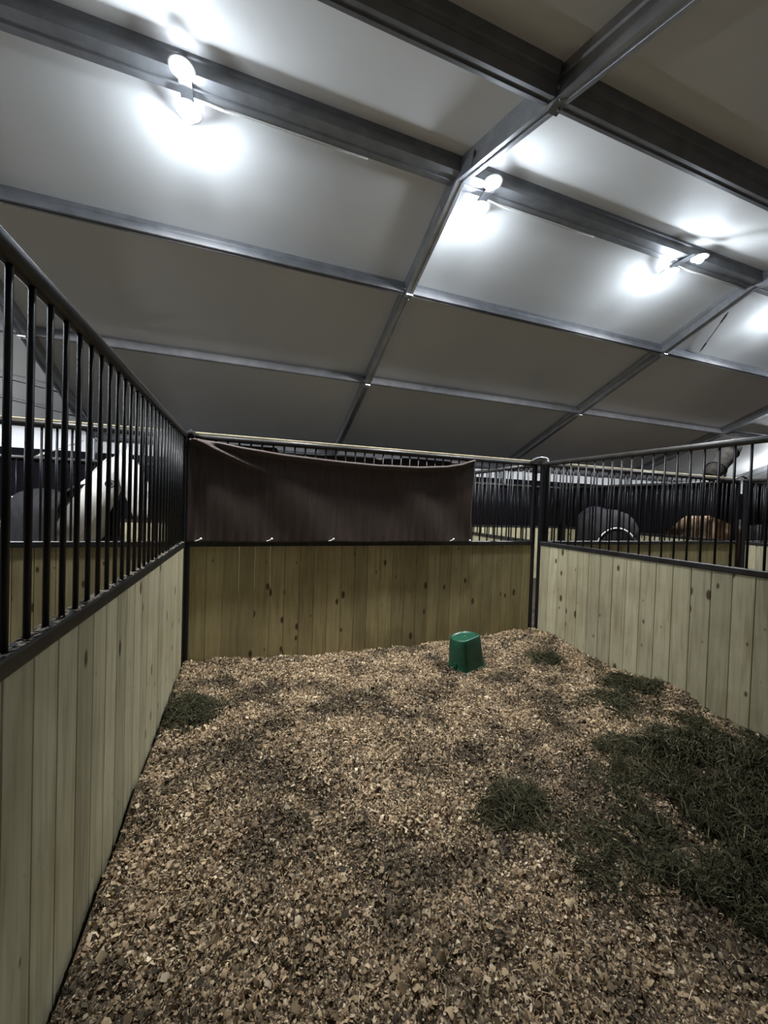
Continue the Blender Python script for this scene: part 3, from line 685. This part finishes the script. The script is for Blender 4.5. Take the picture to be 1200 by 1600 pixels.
# ------------------------------------------------------------------ horses
def skin_mesh(verts, edges, radii, name, root_i=0, sub=2):
    me = bpy.data.meshes.new(name + '_skeleton'); me.from_pydata(verts, edges, [])
    o = bpy.data.objects.new(name + '_tmp', me); COL.objects.link(o)
    sk = o.modifiers.new('s', 'SKIN'); sk.use_smooth_shade = True; sk.branch_smoothing = .6
    for i, r in enumerate(radii):
        d = me.skin_vertices[0].data[i]; d.radius = r if isinstance(r, tuple) else (r, r); d.use_root = (i == root_i)
    ss = o.modifiers.new('u', 'SUBSURF'); ss.levels = sub; ss.render_levels = sub
    bpy.context.view_layer.update()
    dg = bpy.context.evaluated_depsgraph_get(); ev = o.evaluated_get(dg)
    out = bpy.data.meshes.new_from_object(ev); out.name = name
    bpy.data.objects.remove(o); return out
def horse(label, x, y, ang, coat, blanket, hair, pose='up', scale=1., group=None, turn=0., tone=False, piping=False, flap=False):
    root = empty('horse', (x, y, GZ), ang); root.scale = (scale,) * 3; tag(root, label, 'horse', group)
    V = [(-.62, 0, 1.27), (-.88, 0, 1.25), (-.3, 0, 1.20), (.05, 0, 1.20), (.34, 0, 1.24)]; Rr = [.29, .22, .30, .31, .25]; E = [(0, 1), (0, 2), (2, 3), (3, 4)]
    def add(p, r, par): V.append(p); Rr.append(r); E.append((par, len(V) - 1)); return len(V) - 1
    ct, st = cos(turn), sin(turn)
    def tn(px, py, pz, ox=.5): return (ox + (px - ox) * ct - py * st, (px - ox) * st + py * ct, pz)
    if pose == 'up':
        n = [(.54, 0, 1.42, .25), (.68, 0, 1.60, .20), (.79, 0, 1.78, .165), (.87, 0, 1.91, .12)]
        hd = [(.965, 0, 1.895, .13), (1.03, 0, 1.73, .152), (1.08, 0, 1.56, .128), (1.115, 0, 1.40, .095), (1.13, 0, 1.27, .088)]
    else:
        n = [(.58, 0, 1.30, .19), (.80, 0, 1.34, .15), (1.0, 0, 1.36, .12), (1.15, 0, 1.36, .095)]
        hd = [(1.26, 0, 1.33, .10), (1.35, 0, 1.2, .10), (1.42, 0, 1.05, .08), (1.47, 0, .92, .066), (1.49, 0, .85, .06)]
    i = 4
    for (a, b, c, r) in n: i = add(tn(a, b, c), r, i)
    poll = i
    for (a, b, c, r) in hd: i = add(tn(a, b, c), r, i)
    px, py, pz, _ = n[-1]
    for sy in (-1, 1):
        e = add(tn(px + .03, sy * .065, pz + .075), .030, poll); e = add(tn(px + .05, sy * .085, pz + .15), .026, e); add(tn(px + .07, sy * .08, pz + .215), .006, e)
    for sy in (-1, 1):
        j = add((.30, sy * .17, .98), .105, 4); j = add((.30, sy * .17, .80), .075, j); j = add((.31, sy * .17, .52), .05, j)
        j = add((.30, sy * .17, .30), .036, j); j = add((.31, sy * .17, .12), .04, j); add((.36, sy * .17, .03), .055, j)
        j = add((-.80, sy * .17, 1.0), .15, 1); j = add((-.70, sy * .18, .80), .10, j); j = add((-.92, sy * .18, .52), .055, j)
        j = add((-.90, sy * .18, .30), .038, j); j = add((-.88, sy * .18, .12), .042, j); add((-.82, sy * .18, .03), .056, j)
    me = skin_mesh(V, E, Rr, 'body'); me.materials.append(M[coat])
    if tone:
        co = np.empty(len(me.vertices) * 3, np.float32); me.vertices.foreach_get('co', co); co = co.reshape(-1, 3)
        mz = np.array(tn(*hd[-1][:3])); d = np.linalg.norm(co - mz, axis=1)
        t = np.clip(1.25 - d / .20, 0, 1) * .85
        fa = np.array(tn(*hd[2][:3])); t = np.maximum(t, .25 * np.clip(1.2 - np.linalg.norm(co - fa, axis=1) / .2, 0, 1))
        att = me.attributes.new('tone', 'FLOAT', 'POINT'); att.data.foreach_set('value', t.astype(np.float32))
    body = bpy.data.objects.new('body', me); COL.objects.link(body); body.parent = root
    for sy in (-1, 1):
        e0 = tn(hd[1][0] - .03, sy * .112, hd[1][2] + .045); mb = MB(); mb.ball(e0, .022, 10, 7); mb.build('eye', M['eye'], root)
    # tail
    mb = MB(); mb.tube([(-1.06, 0, 1.36 - (.3 if blanket else 0)), (-1.14 if blanket else -1.16, 0, 1.24 - (.2 if blanket else 0)), (-1.17, 0, .9), (-1.16, 0, .7), (-1.14, 0, .5)], [.035, .055, .07, .06, .015], 10); mb.build('tail', M[hair], root)
    # mane
    mb = MB(); pts = [(.36, 1.54)] + [(a - r * .75, c + r * .62) for (a, b, c, r) in n]
    for sgn in (0,):
        top = [tn(a, 0, c + .015) for a, c in pts]; mid = [tn(a, .055, c - .06) for a, c in pts]; low = [tn(a, .10 + .03 * (k % 2), c - .17) for k, (a, c) in enumerate(pts)]
        vs = top + mid + low; m_ = len(pts); fs = []
        for rr in range(2):
            for k in range(m_ - 1): fs.append((rr*m_ + k, rr*m_ + k + 1, (rr+1)*m_ + k + 1, (rr+1)*m_ + k))
        mb.add(vs, fs, True)
    mo = mb.build('mane', M[hair], root); sd = mo.modifiers.new('t', 'SOLIDIFY'); sd.thickness = .012
    if blanket:
        # trunk shell, open beneath
        xs = [-1.22, -1.19, -1.12, -.95, -.62, -.3, .05, .3, .48, .66]; rad = [.18, .245, .305, .33, .34, .345, .355, .34, .315, .30]; zc = [1.22, 1.24, 1.26, 1.27, 1.27, 1.21, 1.21, 1.24, 1.30, 1.36]
        nu = 40; nx = 60; vs = []
        for i in range(nx):
            xx = -1.22 + 1.88 * i / (nx - 1); r = lerp_tab(xx, list(zip(xs, rad))); z0 = lerp_tab(xx, list(zip(xs, zc)))
            for k in range(nu + 1):
                a = -PI * .5 + 2 * PI * 0 + PI * k / nu     # -90..90 over the back
                xo = xx
                yy = sin(a) * r * .98; zz = z0 + cos(a) * r
                w = .012 * sin(k * .9 + xx * 11) * (abs(a) / 1.57) + .008 * sin(xx * 23 + k * .5)
                vs.append((xo, yy * (1 + w * 1.2), zz + w * .5))
            for sgn, k0 in ((1, nu),):
                pass
        # add skirts below the widest line
        rows = nu + 1; sk = 8; full = []
        for i in range(nx):
            base = vs[i*rows:(i+1)*rows]
            lft = [(base[0][0], base[0][1] - .015 * (j/ sk) + .014 * sin(i * .7) * (j / sk), base[0][2] - .42 * (j + 1) / sk) for j in range(sk)][::-1]
            rgt = [(base[-1][0], base[-1][1] + .015 * (j/ sk) + .014 * sin(i * .6) * (j / sk), base[-1][2] - .42 * (j + 1) / sk) for j in range(sk)]
            full += lft + base + rgt
        rows += 2 * sk; fs = []
        for i in range(nx - 1):
            for k in range(rows - 1): fs.append((i*rows + k, i*rows + k + 1, (i+1)*rows + k + 1, (i+1)*rows + k))
        # close the rump
        mb = MB(); mb.add(full, fs, True)
        o0 = 0; c = len(mb.v); mb.v.append((-1.245, 0, 1.22))
        for k in range(sk, rows - sk - 1): mb.f.append((c, k + 1, k)); mb.sm.append(True); mb.mi.append(0)
        bo = mb.build('blanket', M[blanket], root); sd = bo.modifiers.new('t', 'SOLIDIFY'); sd.thickness = .012; sd.offset = 1
        mb = MB(); mb.tube([tuple(Vector(full[(nx - 1) * rows + k]) * 1.0) for k in range(0, rows, 2)], .012, 7); mb.build('neck_trim', M[blanket], bo)
        if flap:
            mb = MB(); pts = [(-1.27, .25 * sin(a), 1.03 + .32 * cos(a)) for a in np.linspace(-PI * .62, PI * .62, 25)]
            mb.tube(pts, .011, 7); mb.build('piping', M['piping'], bo)
            mb = MB(); vs = [(-1.258 , .24 * q * sin(a), 1.03 + .31 * q * cos(a)) for q in (1, .5, .02) for a in np.linspace(-PI * .62, PI * .62, 25)]
            fs = [(r*25 + k, r*25 + k + 1, (r+1)*25 + k + 1, (r+1)*25 + k) for r in range(2) for k in range(24)]
            mb.add(vs, fs, True); fo = mb.build('tail_flap', M['blanket'], bo); sd = fo.modifiers.new('t', 'SOLIDIFY'); sd.thickness = .01
    return root
horse('white horse with raised head and charcoal blanket, standing behind the left wall bars', -1.72, 2.22, math.radians(-52), 'coat', 'blanket', 'hair', 'up', 1.13, None, turn=math.radians(36), tone=True)
horse('horse seen from behind in a dark blanket with pale curved piping', 6.82, 1.36, math.radians(50), 'darkcoat', 'blanket_navy', 'hairdark', 'down', 1.11, None, piping=True, flap=True)
horse('chestnut horse without blanket, seen under the hitched up black screen at right', 8.98, 1.68, math.radians(90), 'chestnut', None, 'hairdark', 'down', 1.17)
horse('grey blanketed horse in the third stall, at the right picture edge', 10.35, 1.7, math.radians(92), 'darkcoat', 'blanket', 'hairdark', 'down', 1.04)

# ------------------------------------------------------------------ small things behind
def barrel(label, loc, mat):
    root = empty('barrel', loc); tag(root, label, 'barrel'); n = 32
    rows = [(.20, 0), (.235, .02), (.25, .3), (.262, .32), (.262, .35), (.25, .37), (.25, .62), (.262, .64), (.262, .67), (.25, .69), (.235, .97), (.22, 1.0)]
    mb = MB(); vs = [(r * cos(2*PI*k/n), r * sin(2*PI*k/n), z) for r, z in rows for k in range(n)]
    fs = [(i*n + k, i*n + (k+1) % n, (i+1)*n + (k+1) % n, (i+1)*n + k) for i in range(len(rows) - 1) for k in range(n)] + [tuple(range(n - 1, -1, -1)), tuple(range((len(rows)-1)*n, len(rows)*n))]
    mb.add(vs, fs, True); mb.build('drum', M[mat], root)
    mb = MB(); mb.tube([(.10, .05, 1.0), (.10, .05, 1.025)], .035, 14); mb.build('cap', M['white_plastic'], root)
barrel('blue plastic barrel standing behind the left wall bars at the left picture edge', (-3.34, Y2 - .42, GZ), 'blue')
mb = MB(); mb.tube([(0, -.085, .43), (0, -.04, .40), (0, -.01, .3), (0, 0, .02)], .006, 6)
mb.tube([(.035 * cos(a), 0, -.02 + .035 * sin(a)) for a in np.linspace(0, 2*PI, 17)], .008, 7); mb.ball((0, -.01, -.02), .026, 10, 7)
tag(mb.build('tie_ring', M['chrome'], None, (-.62, .085 + 0, 1.74)), 'shiny steel tie ring hanging right of the white horse', 'ring')
cable((-3.02, 4.6, 2.28), (-2.32, 4.6, 2.62), 'pale cord slanting up behind the left wall bars', .012, 'cord', 'cord', 'cord')
# rolled grey canvas leaning over the far corner
def roll():
    root = empty('canvas_roll', (7.70, .10, T + .03)); tag(root, 'rolled grey canvas slanting above the far rail, right of the back corner', 'canvas')
    a, b = Vector((-.02, 0, .0)), Vector((.60, .0, .62)); ax = (b - a).normalized()
    pts = [a.lerp(b, t) for t in np.linspace(0, 1, 9)]
    mb = MB(); mb.tube(pts, [.09, .125, .135, .13, .14, .135, .14, .13, .09], 18); mb.build('roll', M['tarp'], root)
    for t in (.25, .72):
        c = a.lerp(b, t); u = ax.cross(Vector((0, 1, 0))).normalized(); v = Vector((0, 1, 0)); m = MB()
        m.tube([c + (u * cos(q) + v * sin(q)) * .142 for q in np.linspace(0, 2*PI, 21)], .009, 6); m.build('strap', M['strap'], root)
    m = MB(); m.box((.36, .0, .14), (.035, .035, .30), bev=.004); m.build('prop', M['aludull'], root)
roll()

# ------------------------------------------------------------------ world, camera
w = bpy.data.worlds.new('night'); sc.world = w; w.use_nodes = True
bg = w.node_tree.nodes['Background']; bg.inputs['Color'].default_value = (.5, .55, .65, 1); bg.inputs['Strength'].default_value = .12
F = 606.07; yaw, pitch, rl = .3427, .0182, -.0326
fwd = Vector((sin(yaw) * cos(pitch), cos(yaw) * cos(pitch), -sin(pitch)))
rt = Vector((cos(yaw), -sin(yaw), 0)); up = rt.cross(fwd)
r2 = rt * cos(rl) - up * sin(rl); u2 = up * cos(rl) + rt * sin(rl)
cam = bpy.data.cameras.new('camera'); co = bpy.data.objects.new('camera', cam); COL.objects.link(co)
mw = Matrix(((r2.x, u2.x, -fwd.x, .5518), (r2.y, u2.y, -fwd.y, -4.1008), (r2.z, u2.z, -fwd.z, 1.6079), (0, 0, 0, 1)))
co.matrix_world = mw
cam.sensor_fit = 'VERTICAL'; cam.sensor_height = 24; cam.lens = F * 24 / 1600; cam.clip_start = .05; cam.clip_end = 200
sc.camera = co
vs_ = sc.view_settings; vs_.view_transform = 'Standard'; vs_.look = 'None'; vs_.gamma = 1; vs_.use_curve_mapping = False; vs_.exposure = 0.
